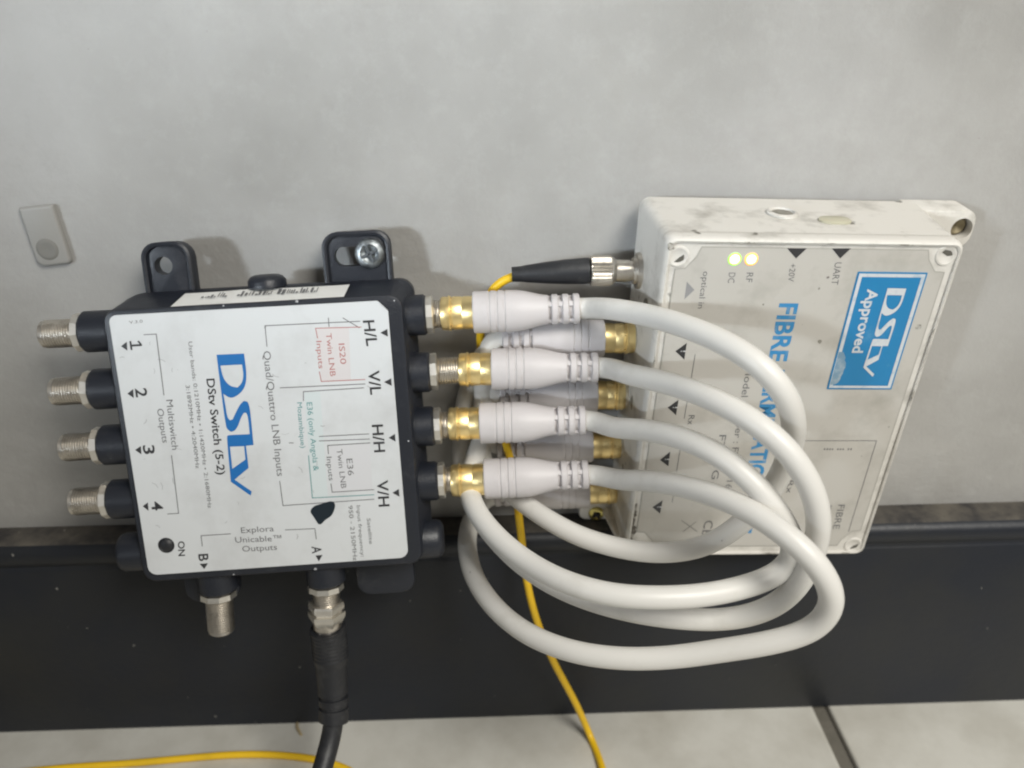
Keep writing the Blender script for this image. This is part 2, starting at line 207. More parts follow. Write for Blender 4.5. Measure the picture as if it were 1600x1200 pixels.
def thing(name, label, cat, loc=(0, 0, 0), rot=None, group=None, scale=1.0):
    o = bpy.data.objects.new(name, None); col.objects.link(o); o.empty_display_size = .01
    mt = Matrix.Translation(Vector(loc)*S)
    if rot:
        rx, ry, rz = rot
        mt = mt @ (Matrix.Rotation(rz, 4, 'Z') @ Matrix.Rotation(rx, 4, 'X') @ Matrix.Rotation(ry, 4, 'Y'))
    o.matrix_world = mt @ Matrix.Scale(scale, 4)
    o['label'] = label; o['category'] = cat
    if group: o['group'] = group
    return o

def rrect(x0, x1, z0, z1, r, n=5):
    """outline, anticlockwise from the right-bottom; r = radius or (BL, BR, TR, TL)"""
    if not isinstance(r, (tuple, list)): r = (r,)*4
    pts = []
    for (cx, cz, rr, a0) in ((x1-r[1], z0+r[1], r[1], -90), (x1-r[2], z1-r[2], r[2], 0), (x0+r[3], z1-r[3], r[3], 90), (x0+r[0], z0+r[0], r[0], 180)):
        for i in range(n+1):
            a = math.radians(a0+90*i/n); pts.append((cx+rr*math.cos(a), cz+rr*math.sin(a)))
    return pts

def loft(bm, rings, cap0=True, cap1=True):
    """rings: list of lists of (x,y,z) mm with equal counts"""
    vs = [[bm.verts.new(V(*p)) for p in r] for r in rings]
    n = len(vs[0])
    for a, b in zip(vs, vs[1:]):
        for i in range(n):
            j = (i+1) % n
            bm.faces.new((a[i], a[j], b[j], b[i]))
    if cap0: bm.faces.new(vs[0])
    if cap1: bm.faces.new(vs[-1][::-1])

def plate(bm, outline, y0, y1, bev=0.0):
    """slab between y0 (front) and y1 (back), front edge bevelled"""
    cx = sum(p[0] for p in outline)/len(outline); cz = sum(p[1] for p in outline)/len(outline)
    rings = []
    if bev:
        for k, (yy, ins) in enumerate(((y0, bev), (y0+bev*.3, bev*.3), (y0+bev, 0))):
            rings.append([(p[0]-math.copysign(min(ins, abs(p[0]-cx)), p[0]-cx), yy, p[1]-math.copysign(min(ins, abs(p[1]-cz)), p[1]-cz)) for p in outline])
    else: rings.append([(p[0], y0, p[1]) for p in outline])
    rings.append([(p[0], y1, p[1]) for p in outline])
    loft(bm, rings)

def frame_axis(d):
    d = Vector(d).normalized(); u = Vector((0, 0, 1)) if abs(d.z) < .9 else Vector((0, 1, 0))
    a = d.cross(u).normalized(); b = a.cross(d).normalized(); return d, a, b

def lathe(bm, org, axis, prof, seg=32, closed=True, poly=None):
    """prof: (t, r) in mm along axis from org"""
    d, a, b = frame_axis(axis); org = Vector(org)
    rings = []
    for t, r in prof:
        rings.append([tuple(org+d*t+(a*math.cos(2*math.pi*i/seg)+b*math.sin(2*math.pi*i/seg))*max(r, .01)) for i in range(seg)])
    loft(bm, rings, closed, closed)

def catmull(pts, step=1.5):
    P = [Vector(p) for p in pts]; P = [P[0]*2-P[1]]+P+[P[-1]*2-P[-2]]; out = []
    for i in range(1, len(P)-2):
        p0, p1, p2, p3 = P[i-1:i+3]; n = max(2, int((p2-p1).length/step))
        t0 = 0; t1 = (p1-p0).length**.5; t2 = t1+(p2-p1).length**.5; t3 = t2+(p3-p2).length**.5
        for k in range(n):
            t = t1+(t2-t1)*k/n
            A1 = p0*((t1-t)/(t1-t0))+p1*((t-t0)/(t1-t0)); A2 = p1*((t2-t)/(t2-t1))+p2*((t-t1)/(t2-t1)); A3 = p2*((t3-t)/(t3-t2))+p3*((t-t2)/(t3-t2))
            B1 = A1*((t2-t)/(t2-t0))+A2*((t-t0)/(t2-t0)); B2 = A2*((t3-t)/(t3-t1))+A3*((t-t1)/(t3-t1))
            out.append(B1*((t2-t)/(t2-t1))+B2*((t-t1)/(t2-t1)))
    out.append(P[-2]); return out

def smooth_path(pts, it=12):
    P = [p.copy() for p in pts]
    for _ in range(it):
        P = [P[0]]+[P[i]*.5+(P[i-1]+P[i+1])*.25 for i in range(1, len(P)-1)]+[P[-1]]
    return P

def tube(bm, pts, r, seg=20):
    d0 = (pts[1]-pts[0]).normalized(); _, a, b = frame_axis(d0); rings = []
    for i, p in enumerate(pts):
        d = (pts[min(i+1, len(pts)-1)]-pts[max(i-1, 0)]).normalized()
        a = (a-d*a.dot(d)).normalized(); b = d.cross(a)
        rings.append([tuple(p+(a*math.cos(2*math.pi*k/seg)+b*math.sin(2*math.pi*k/seg))*r) for k in range(seg)])
    loft(bm, rings)

def box(bm, x0, x1, y0, y1, z0, z1):
    loft(bm, [[(x0, y0, z0), (x1, y0, z0), (x1, y0, z1), (x0, y0, z1)], [(x0, y1, z0), (x1, y1, z0), (x1, y1, z1), (x0, y1, z1)]])

# ---- flat print: text, lines, triangles in a plane facing -y
def text_into(bm, s, a, b, cap, mode, y, bold=0.0, place=None):
    cu = bpy.data.curves.new('t', 'FONT'); cu.body = s; cu.size = 1.0; cu.offset = bold; cu.resolution_u = 3
    o = bpy.data.objects.new('t', cu); col.objects.link(o)
    bpy.context.view_layer.update()
    me = bpy.data.meshes.new_from_object(o.evaluated_get(bpy.context.evaluated_depsgraph_get()))
    bpy.data.objects.remove(o); bpy.data.curves.remove(cu)
    xs = [v.co.x for v in me.vertices]; x0, x1 = min(xs), max(xs)
    CAP = 0.729                                # cap height of the built-in face at size 1
    vs = []
    for v in me.vertices:
        t = (v.co.x-x0)/(x1-x0); h = v.co.y/CAP*cap
        if mode == 'd': X = a[0]+(b[0]-a[0])*t+h; Z = a[1]+(b[1]-a[1])*t
        else: X = a[0]+(b[0]-a[0])*t; Z = a[1]+(b[1]-a[1])*t+h
        vs.append(bm.verts.new(V(X, y, Z) if place is None else place(X, Z)))
    for p in me.polygons:
        try: bm.faces.new([vs[i] for i in p.vertices])
        except ValueError: pass
    bpy.data.meshes.remove(me)

def line_into(bm, pts, w, y):
    for (x0, z0), (x1, z1) in zip(pts, pts[1:]):
        d = Vector((x1-x0, z1-z0)).normalized()*w/2; n = Vector((-d.y, d.x))
        q = [(x0-d.x+n.x, z0-d.y+n.y), (x0-d.x-n.x, z0-d.y-n.y), (x1+d.x-n.x, z1+d.y-n.y), (x1+d.x+n.x, z1+d.y+n.y)]
        bm.faces.new([bm.verts.new(V(a, y, b)) for a, b in q]); y -= .004

def poly_into(bm, pts, y): bm.faces.new([bm.verts.new(V(a, y, b)) for a, b in pts])

def rings_into(bm, rings, y):
    cu = bpy.data.curves.new('r', 'CURVE'); cu.dimensions = '2D'; cu.fill_mode = 'BOTH'
    for r in rings:
        sp = cu.splines.new('POLY'); sp.points.add(len(r)-1); sp.use_cyclic_u = True
        for p, (x, z) in zip(sp.points, r): p.co = (x, z, 0, 1)
    o = bpy.data.objects.new('r', cu); col.objects.link(o); bpy.context.view_layer.update()
    me = bpy.data.meshes.new_from_object(o.evaluated_get(bpy.context.evaluated_depsgraph_get()))
    bpy.data.objects.remove(o); bpy.data.curves.remove(cu)
    vs = [bm.verts.new(V(v.co.x, y, v.co.y)) for v in me.vertices]
    for p in me.polygons:
        try: bm.faces.new([vs[i] for i in p.vertices])
        except ValueError: pass
    bpy.data.meshes.remove(me)

def front(bm):                                  # flat print must face the viewer
    for f in bm.faces:
        f.normal_update()
        if f.normal.y > 0: f.normal_flip()

def link_flat(name, bm, m, parent):
    front(bm); me = bpy.data.meshes.new(name); bm.to_mesh(me); bm.free(); me.materials.append(m)
    o = bpy.data.objects.new(name, me); col.objects.link(o); o.parent = parent; return o

def soften(pts, n=3, lim=62):
    for _ in range(n):
        q = []
        for i in range(len(pts)):
            p, c, d = Vector(pts[i-1]), Vector(pts[i]), Vector(pts[(i+1) % len(pts)])
            if (c-p).angle(d-c, 3) < math.radians(lim): q += [tuple(c+(p-c)*.25), tuple(c+(d-c)*.25)]
            else: q.append(tuple(c))
        pts = q
    return pts
def chaikin(pts, n=2):
    for _ in range(n):
        q = []
        for i in range(len(pts)):
            a, b = pts[i], pts[(i+1) % len(pts)]
            q += [(a[0]*.75+b[0]*.25, a[1]*.75+b[1]*.25), (a[0]*.25+b[0]*.75, a[1]*.25+b[1]*.75)]
        pts = q
    return pts

# ------------------------------------------------------------------ the setting
bm = bmesh.new()
nx, nz = 60, 40
grid = [[bm.verts.new((-2.0+4.0*i/nx, 0, 2.4*j/nz)) for i in range(nx+1)] for j in range(nz+1)]
for j in range(nz):
    for i in range(nx): bm.faces.new((grid[j][i], grid[j][i+1], grid[j+1][i+1], grid[j+1][i]))
link('wall', bm, M['wall'], kind='structure')

# skirting board: flat face, groove, rounded bead, dusty ledge
prof = [(0.3, 95.6), (-9.0, 95.2), (-11.2, 94.6), (-12.9, 93.3), (-13.8, 91.4), (-13.9, 89.2), (-13.2, 87.2), (-12.1, 85.9), (-11.9, 84.9), (-12.4, 84.0), (-12.9, 83.0), (-13.0, 40), (-13.0, 0.0)]
bm = bmesh.new()
xs = [-2000+40*i for i in range(101)]
rows = [[bm.verts.new(V(x, y+random.uniform(-.10, .10), z+random.uniform(-.12, .12)*(z > 1))) for x in xs] for y, z in prof]
for a, b in zip(rows, rows[1:]):
    for i in range(len(xs)-1): bm.faces.new((a[i], a[i+1], b[i+1], b[i]))
sk = link('skirting_board', bm, M['skirt'], smooth=40, kind='structure')
sk.data.materials.append(M['dust'])
for p in sk.data.polygons:
    if p.center.z > .0946: p.material_index = 1

bm = bmesh.new()
vs = [bm.verts.new((x, y, -.0025)) for x, y in ((-2, 0), (2, 0), (2, -2.5), (-2, -2.5))]; bm.faces.new(vs)
floor = link('floor', bm, M['grout'], kind='structure')
def tile(x0, x1, y0, y1):
    bm = bmesh.new(); o = rrect(x0, x1, y0, y1, 1.5, 3)
    loft(bm, [[(p[0], p[1], -4) for p in o], [(p[0], p[1], -.9) for p in o],
              [(p[0]-math.copysign(.5, p[0]-(x0+x1)/2), p[1]-math.copysign(.5, p[1]-(y0+y1)/2), -.2) for p in o],
              [(p[0]-math.copysign(1.4, p[0]-(x0+x1)/2), p[1]-math.copysign(1.4, p[1]-(y0+y1)/2), 0) for p in o]])
    return link('floor_tile', bm, M['tile'], floor, smooth=50)
for (x0, x1) in ((-222, 137.8), (144.6, 504), (-588.8, -228.8), (510.8, 870), (-955.6, -595.6)):
    for (y0, y1) in ((-372, -8), (-738.8, -378.8)): tile(x0, x1, y0, y1)

# painted-over tab on the wall at the far left
pt = thing('wall_tab', 'small painted-over plastic tab stuck flat on the wall left of the black switch', 'wall tab', (-148.4, 0, 212.5), (0, math.radians(-5), 0))
bm = bmesh.new(); o = rrect(-5.8, 5.8, -10, 10.2, (2.4, 1.5, .6, .6)); plate(bm, o, -2.0, .3, .8)
tb = link('tab_body', bm, M['patch'], pt, smooth=50)
bm = bmesh.new(); lathe(bm, (-.6, -1.95, -4.3), (0, -1, 0), [(0, 3.8), (.3, 3.3), (.4, 2.4), (.22, 1.4), (.2, .1)], 24, False); link('screw_dimple', bm, mat('grey_dimple', (.19, .185, .17), .7), tb, smooth=60)

# ------------------------------------------------------------------ the black multiswitch
sw = thing('multiswitch', 'black satellite multiswitch with white front label, four gold-tipped cables plugged in its right side', 'switch box', SW_POSE[0], SW_POSE[1], scale=SW_SCALE)
bm = bmesh.new()
def ring(o, y): return [(p[0], y, p[1]) for p in o]
f_in = rrect(-45.6, 48.0, -46.6, 45.7, 3.6, 6)
f_1 = rrect(-46.2, 48.8, -47.3, 46.3, 4.2, 6)
f_2 = rrect(-46.8, 49.4, -47.9, 46.7, 4.6, 6)
b_1 = rrect(-48.2, 51.0, -49.2, 49.0, (6, 6, 5, 9), 6)
b_2 = rrect(-48.8, 52.3, -49.8, 50.3, (7, 7, 5, 12), 6)
b_3 = rrect(-48.8, 52.3, -49.8, 50.3, (7, 7, 5, 12), 6)
loft(bm, [ring(f_in, .35), ring(f_1, .55), ring(f_2, 1.5), ring(b_1, 11), ring(b_2, 13), ring(b_3, 18)])
hous = link('housing', bm, M['black'], sw, smooth=35)

def boolean_hole(o, name, cutter):
    md = o.modifiers.new(name, 'BOOLEAN'); md.object = cutter; md.operation = 'DIFFERENCE'; md.solver = 'EXACT'
    bpy.context.view_layer.update()
    me = bpy.data.meshes.new_from_object(o.evaluated_get(bpy.context.evaluated_depsgraph_get()))
    o.modifiers.clear(); o.data = me; bpy.data.objects.remove(cutter)

def tab(outline, y0, y1, hole, rim=None):
    bm = bmesh.new(); plate(bm, outline, y0, y1, .8)
    t = link('mounting_tab', bm, M['black'], sw)
    bm = bmesh.new(); plate(bm, hole, y0-3, y1+3); c = link('cut', bm, M['black'], sw)
    boolean_hole(t, 'h', c)
    for p in t.data.polygons: p.use_smooth = True
    t.data.set_sharp_from_angle(angle=math.radians(35)); return t
tab(rrect(-37.0, -20.9, 46, 66.6, (1, 1, 5.5, 5.5)), 15.2, 20.5, rrect(-33.4, -27.4, 55.8, 61.8, 2.99))
tab(rrect(22.6, 45.4, 46, 66.9, (1, 1, 5.0, 5.0)), 15.2, 20.5, rrect(26.2, 42.5, 55.4, 61.9, 3.24))
bm = bmesh.new(); plate(bm, rrect(23.4, 44.6, -65.0, -47, (5, 5, 1, 1)), 14.0, 17.2, .8); link('mounting_tab', bm, M['black'], sw, smooth=40)
tab(rrect(-38.6, -19.0, -63.2, -47, (5, 5, 1, 1)), 14.0, 17.2, rrect(-32.5, -25.5, -60.8, -54.3, 3.2))
# raised rims round the upper tabs
for (x0, x1, zt) in ((-37.0, -20.9, 66.6), (22.6, 45.4, 66.9)):
    bm = bmesh.new()
    outer = rrect(x0, x1, 46.2, zt, (.5, .5, 5.2, 5.2), 6); inner = rrect(x0+1.5, x1-1.5, 46.4, zt-1.5, (.5, .5, 3.9, 3.9), 6)
    loft(bm, [ring(outer, 15.6), ring(outer, 14.2), ring([((a[0]+b[0])/2, (a[1]+b[1])/2) for a, b in zip(outer, inner)], 13.85), ring(inner, 14.2), ring(inner, 15.6)], False, False)
    link('tab_rim', bm, M['black'], sw, smooth=40)
bm = bmesh.new(); lathe(bm, (3.3, 14.5, 50), (0, 0, 1), [(0, 6.4), (2.2, 6.3), (3.4, 5.5), (4.0, 4.2), (4.1, .1)], 28); link('top_boss', bm, M['black'], sw, smooth=40)

# screw in the right tab
bm = bmesh.new(); lathe(bm, (38.4, 15.2, 59.3), (0, -1, 0), [(-8, 2), (0, 2), (.05, 5.1), (.7, 5.1), (1.7, 4.6), (2.3, 3.6), (2.4, 3.2), (1.2, 1.8), (.8, .05)], 30, False)
sc = link('screw', bm, M['zinc'], sw, smooth=35)
bm = bmesh.new()
for k in range(4):
    a = math.radians(22+90*k); d = Vector((math.cos(a), 0, math.sin(a))); n = Vector((-d.z, 0, d.x)); c = Vector((38.4, 0, 59.3))
    q = [c+d*.3+n*.55, c+d*2.9+n*.35, c+d*2.9-n*.35, c+d*.3-n*.55]
    loft(bm, [[(p.x, 12.7, p.z) for p in q], [(p.x, 13.8, p.z) for p in q]])
link('screw_recess', bm, mat('zinc_dark', (.12, .13, .14), .5, .8), sc)

# front label and its print
bm = bmesh.new()
lab = rrect(-44.4, 44.4, -44.9, 44.9, (3.0, 3.0, 3.2, 2.4), 6)
lab = [p for p in lab if not (p[0] > 42.0 and p[1] > 42.0)]
k = next(i for i, p in enumerate(lab) if p[0] > 44 and p[1] < 0 and lab[(i+1) % len(lab)][1] > 40 or (p[0] > 44 and lab[(i+1) % len(lab)][0] < 42))
lab = lab[:k+1]+[(44.4, 41.4), (40.9, 44.9)]+lab[k+1:]
plate(bm, lab, 0, .5)
fl = link('front_label', bm, M['label'], sw)
def flat(name, m, parent, y, texts=(), lines=(), lw=.28, polys=(), bold=0.0, rings=None):
    o = None                                     # every word, rule and arrow is a piece of its own
    for s, a, b, cap, mode in texts:
        bm = bmesh.new(); text_into(bm, s, a, b, cap, mode, y, bold); o = link_flat(name, bm, m, parent)
    for l in lines:
        bm = bmesh.new(); line_into(bm, l, lw, y); o = link_flat('printed_line' if name not in ('label_edge', 'scratch') else name, bm, m, parent)
    for p in polys:
        bm = bmesh.new(); poly_into(bm, p, y); o = link_flat('printed_arrow' if len(p) == 3 else name, bm, m, parent)
    if rings:
        bm = bmesh.new(); rings_into(bm, rings, y); o = link_flat(name, bm, m, parent)
    return o
flat('pink_panel', M['pink'], fl, -.03, polys=[PINK])
flat('mauve_panel', M['mauve'], fl, -.03, polys=[MAUVE])
flat('mint_panel', M['mint'], fl, -.025, polys=[MINT])
x_, z_ = SW_BLACK[0][1]; z2_ = SW_BLACK[0][2][1]; zm = (z_+z2_)/2
ONE = [(x_, z_), (x_+.6, z_), (x_+.6, zm+.3), (x_+3.1, zm+.3), (x_+2.5, zm+1.2), (x_+3.0, zm+1.5), (x_+3.8, zm+.25), (x_+3.8, zm-.35), (x_+.6, zm-.35), (x_+.6, z2_), (x_, z2_)]
flat('lettering', M['ink'], fl, -.08, SW_BLACK[1:], rings=[ONE], polys=SW_TRI, bold=.016)
flat('small_print', M['ink_grey'], fl, -.07, SW_GREY, SW_LINES, .27)
flat('red_print', M['ink_red'], fl, -.07, SW_RED, SW_REDL, .27)
flat('teal_print', M['ink_teal'], fl, -.07, SW_TEAL, SW_TEALL, .27)
flat('logo', M['blue'], fl, -.08, rings=[soften(LOGO_RINGS[0], 3, 40), soften(LOGO_RINGS[1], 3, 55), LOGO_RINGS[2]])
scratch = mat('scratch_grey', (.36, .37, .38), .6)
for q in range(26):
    x = random.uniform(-42, 42); z = random.uniform(-42, 42); a = random.uniform(0, 6.28); L0 = random.uniform(.5, 2.6)
    flat('scratch', scratch, fl, -.05-q*.0007, lines=[[(x, z), (x+L0*.5*math.cos(a), z+L0*.5*math.sin(a)), (x+L0*math.cos(a+.3), z+L0*math.sin(a+.3))]], lw=random.uniform(.10, .24))
flat('ink_blot', M['marker'], fl, -.11, polys=[chaikin(INK, 2)])
bm = bmesh.new(); lathe(bm, (-37.1, .3, -34.4), (0, -1, 0), [(0, 2.75), (.42, 2.75), (.5, 2.5), (.38, 2.3), (.75, 1.9), (1.05, 1.2), (1.15, .5), (1.16, .05)], 28)
link('indicator_lens', bm, M['rubber'], fl, smooth=45)

# sticker with serial bars on the sloping top side
def topside(X, y): return (X, y, 46.35+(y-.5)*.262+.09)
bm = bmesh.new()
n = 24; A = (-24.9, .9); B = (-23.3, 12.2); C_ = (31.2, 11.6); D_ = (30.4, 1.2)
fr, bk = [], []
for i in range(n+1):
    t = i/n; lift = .12+.25*math.exp(-((t-.42)/.12)**2)+.5*max(0, t-.93)*3
    fr.append((A[0]+(D_[0]-A[0])*t, A[1]+.35*math.sin(t*9)*.3+(D_[1]-A[1])*t)); bk.append((B[0]+(C_[0]-B[0])*t, B[1]+(C_[1]-B[1])*t, lift))
va = []; vb = []
for a, b in zip(fr, bk):
    p = topside(a[0], a[1]); q = topside(b[0], b[1]); va.append(bm.verts.new(V(p[0], p[1], p[2]+.02))); vb.append(bm.verts.new(V(q[0], q[1], q[2]+b[2])))
for i in range(n): bm.faces.new((va[i], va[i+1], vb[i+1], vb[i]))
ts = link('serial_sticker', bm, mat('sticker_paper', (.74, .74, .72), .5, dirt=(.45, .45, .43), dirt_scale=100, dirt_amt=.4), sw)
bm = bmesh.new(); x = -16.5
while x < 21:
    w = random.choice((.3, .5, .8, 1.1)); h = random.uniform(2.6, 4.4) if random.random() < .75 else 1.2
    y0 = 5.6+random.uniform(-.3, .3); p = [topside(x, y0), topside(x+w, y0), topside(x+w, y0+h), topside(x, y0+h)]
    if not (-8.5 < x < -6 or 6 < x < 7.5):
        sb = bmesh.new(); sb.faces.new([sb.verts.new(V(a, b, c+.62)) for a, b, c in p]); me = bpy.data.meshes.new('serial_bar'); sb.to_mesh(me); sb.free(); me.materials.append(M['ink_grey']); so = bpy.data.objects.new('serial_bar', me); col.objects.link(so); so.parent = ts
    x += w+random.choice((.25, .35, .6))
bm.free()

# ports: bosses, plugs and threaded sockets
def thread(t0, t1, r, pitch=.85, depth=.38):
    p = []; t = t0
    while t+pitch <= t1: p += [(t, r-depth), (t+pitch*.35, r), (t+pitch*.55, r), (t+pitch*.9, r-depth)]; t += pitch
    return p
def boss(x, y, z, axis, length, r=6.9, cap=False):
    bm = bmesh.new()
    pr = [(-3, r), (length-.7, r), (length, r-.6), (length+.02, .05)] if not cap else [(-3, r), (length-2.4, r-.1), (length-.9, r-.8), (length-.1, r-2.4), (length, .05)]
    lathe(bm, (x, y, z), axis, pr, 32); return link('port_boss' if not cap else 'blank_plug', bm, M['black'], sw, smooth=40)
def port(x, y, z, axis, length, r=4.75, open_end=True):
    bm = bmesh.new()
    pr = [(-1, 5.6), (.9, 5.6), (2.0, 5.3), (2.6, 4.6), (2.7, r)]+thread(2.8, length-.6, r)+[(length-.4, r-.25), (length, r-.7), (length, r-1.5), (length-2.0, r-1.7)]
    lathe(bm, (x, y, z), axis, pr, 32, False)
    p = link('threaded_port', bm, M['nickel'], sw, smooth=30)
    bm = bmesh.new(); lathe(bm, (x, y, z), axis, [(-.1, 6.3), (1.9, 6.5), (2.2, 5.9), (2.1, 4.7)], 10, False); link('hex_flange', bm, M['bright'], p)
    bm = bmesh.new(); lathe(bm, (x, y, z), axis, [(length-2.0, r-1.4), (length-1.9, .05)], 24, False); link('socket_insert', bm, M['label'], p)
    return p
for z in (38.9, 19.4, -.2, -19.8): boss(-47, 9, z, (-1, 0, 0), 9.6); port(-56.9, 9, z, (-1, 0, 0), 13.3)
boss(-47, 9, -39.5, (-1, 0, 0), 9.9, cap=True)
for z in (38.3, 18.6, -.6, -20.6): boss(49, 9, z, (1, 0, 0), 7.2); port(56.4, 9, z, (1, 0, 0), 12.5)
boss(49, 9, -42.3, (1, 0, 0), 7.8, cap=True)
for x in (-24.6, 13.6): boss(x, 9, -48, (0, 0, -1), 8.2); port(x-.4, 9, -56.8, (-.05, 0, -1), 15.8)
# marks on the label edge: tiny chips of bare plastic
chipm = mat('chip_grey', (.4, .41, .43), .5)
for x, z in ((-8, 46.0), (15.4, 46.1), (46.6, 44.6), (47.6, -3), (12, -47.0), (-16, -46.9)):
    bm = bmesh.new(); s = random.uniform(.25, .6); poly_into(bm, [(x-s, z-s*.5), (x+s*.8, z-s*.8), (x+s, z+s*.7), (x-s*.4, z+s)], .28)
    link_flat('chip_mark', bm, chipm, hous)

# ------------------------------------------------------------------ the white fibre terminal
bx = thing('fibre_terminal', 'grubby white plastic fibre terminal box with blue sticker and two lit indicator lights', 'terminal box', BX_POSE[0], BX_POSE[1], scale=BX_SCALE)
yb = lambda z: 33.6+.07*z
o_in = rrect(-42.7, 43.3, -59.2, 59.6, 2.2, 5)
o_f = rrect(-44.6, 44.9, -60.8, 61.1, 3.0, 5)
o_b = rrect(-45.3, 49.0, -61.2, 60.7, 3.4, 5)
bm = bmesh.new()
loft(bm, [ring(rrect(-42.0, 42.6, -58.4, 58.7, 2.0, 5), .75), ring(o_in, .70), ring(o_in, .15), ring(rrect(-43.3, 43.8, -59.8, 60.2, 2.5, 5), -.15), ring(rrect(-44.0, 44.4, -60.4, 60.7, 2.8, 5), .25), ring(rrect(-44.4, 44.75, -60.7, 61.0, 2.9, 5), 1.0), ring(o_f, 2.2), ring(o_f, 3.4)]
     + [[(p[0], yb(p[1]), p[1]) for p in o_b]])
bh = link('housing', bm, M['white_box'], bx, smooth=35)
# lid seam
bm = bmesh.new(); s0 = rrect(-44.55, 44.95, -60.8, 61.2, 2.5, 5)
loft(bm, [ring(s0, 4.7), ring(s0, 4.95)], False, False); link('lid_seam', bm, mat('seam_grey', (.45, .43, .39), .7), bh)

# label with cut corners round the lid screws
x0, x1, z0, z1 = -40.7, 41.2, -56.6, 58.2
def cutc(cx, cz, sx, sz, a=7.0, b=3.0): return [(cx, cz-sz*a), (cx-sx*b, cz-sz*(a-.2)), (cx-sx*(a-1), cz-sz*b), (cx-sx*a, cz)]
lo = []
lo += cutc(x1, z0, 1, -1)[::-1]; lo += cutc(x1, z1, 1, 1); lo += cutc(x0, z1, -1, 1)[::-1]; lo += cutc(x0, z0, -1, -1)
bm = bmesh.new(); poly_into(bm, lo, .60); LO = lo; bl = link_flat('face_label', bm, M['box_label'], bx)
Y = .55
flat('label_edge', mat('edge_outline', (.36, .35, .32), .6), bl, .57, lines=[LO+[LO[0]]], lw=.28)  # thin darker line drawn right round the label
flat('title_lettering', M['blue_fi'], bl, Y, BX_BLUE, bold=.03)
flat('small_print', M['ink_grey'], bl, Y-.01, BX_GREY, BX_LINES, .22)
flat('arrows', M['ink'], bl, Y-.01, polys=BX_TRI)
flat('pale_arrow', M['ink_pale'], bl, Y-.01, polys=BX_GTRI)
for p in BX_TRI[2:]:
    bm = bmesh.new(); cx = sum(q[0] for q in p)/3+.6; cz = sum(q[1] for q in p)/3
    text_into(bm, '!', (cx-1.0, cz+.25), (cx-1.0, cz-.25), 1.7, 'd', Y-.03)
    link_flat('arrow_mark', bm, M['label'], bl)
for (x, z, n_, dx, dz, w_, h_) in ((19.2, -13.9, 11, .92, 0, .62, .75), (27.2, -38.5, 8, 0, -1.05, .8, .7)):
    for q in range(n_):
        if q in (4, 8): continue
        bm = bmesh.new(); X0 = x+dx*q; Z0 = z+dz*q; poly_into(bm, [(X0, Z0), (X0+w_*.9, Z0-.05), (X0+w_*random.uniform(.5, 1), Z0+h_), (X0+.1, Z0+h_*random.uniform(.6, 1))], Y-.01); link_flat('tiny_print', bm, M['ink_grey'], bl)
# worn blue sticker
sx0, sx1, sz0, sz1 = 14.6, 36.1, 10.2, 51.1
bm = bmesh.new(); plate(bm, rrect(sx0, sx1, sz0, sz1, .25, 2), .42, .6); st = link('blue_sticker', bm, M['sticker_blue'], bx)
bm = bmesh.new()
ou = [(sx0+.55, sz0+.5), (sx1-.5, sz0+.5), (sx1-.5, sz1-.5), (sx0+.55, sz1-.5)]; inn = [(sx0+1.7, sz0+1.4), (sx1-1.6, sz0+1.4), (sx1-1.6, sz1-1.6), (sx0+1.6, sz1-1.6)]
vo = [bm.verts.new(V(a, .36, b)) for a, b in ou]; vi = [bm.verts.new(V(a, .36, b)) for a, b in inn]
for i in range(4): j = (i+1) % 4; bm.faces.new((vo[i], vo[j], vi[j], vi[i]))
link_flat('sticker_border', bm, M['sticker_white'], st)
bm = bmesh.new(); e = [(15.5, 12.0)]
zz = 12.0
edge = []
while zz < 24: edge.append((16.4+2.4*math.sin((zz-11)/13*3.0)+random.uniform(-.35, .35), zz)); zz += .7
poly_into(bm, [(15.3, 11.9)]+edge+[(15.3, 24)], .34); link_flat('worn_patch', bm, mat('worn_blue', (.17, .29, .40), .5, dirt=(.42, .47, .5), dirt_scale=200, dirt_amt=.8, dirt_lo=.45, dirt_hi=.65), st)
flat('sticker_lettering', M['sticker_white'], st, .33, BX_WHITE, bold=.025)
def logo_map(p):                                  # black switch logo fitted onto the sticker
    xs = [q[0] for q in LOGO_RINGS[0]]; zs = [q[1] for q in LOGO_RINGS[0]]
    return (24.6+(p[0]-min(xs))/(max(xs)-min(xs))*6.3, 15.0+(p[1]-min(zs))/(max(zs)-min(zs))*31.0)
flat('sticker_logo', M['sticker_white'], st, .32, rings=[soften([logo_map(p) for p in r], 2, 40) for r in LOGO_RINGS])
# indicator lights
for (x, z), m in zip(BX_LED, (M['led_g'], M['led_o'])):
    bm = bmesh.new(); lathe(bm, (x, .6, z), (0, -1, 0), [(0, 2.05), (.12, 2.0), (.2, 1.6), (.2, .05)], 24)
    il = link('indicator_light', bm, M['led_g2'] if m is M['led_g'] else M['led_o2'], bx, smooth=60)
    bm = bmesh.new(); lathe(bm, (x, .45, z), (0, -1, 0), [(0, 1.5), (.2, 1.4), (.38, .8), (.42, .05)], 24); link('lit_core', bm, m, il, smooth=60)
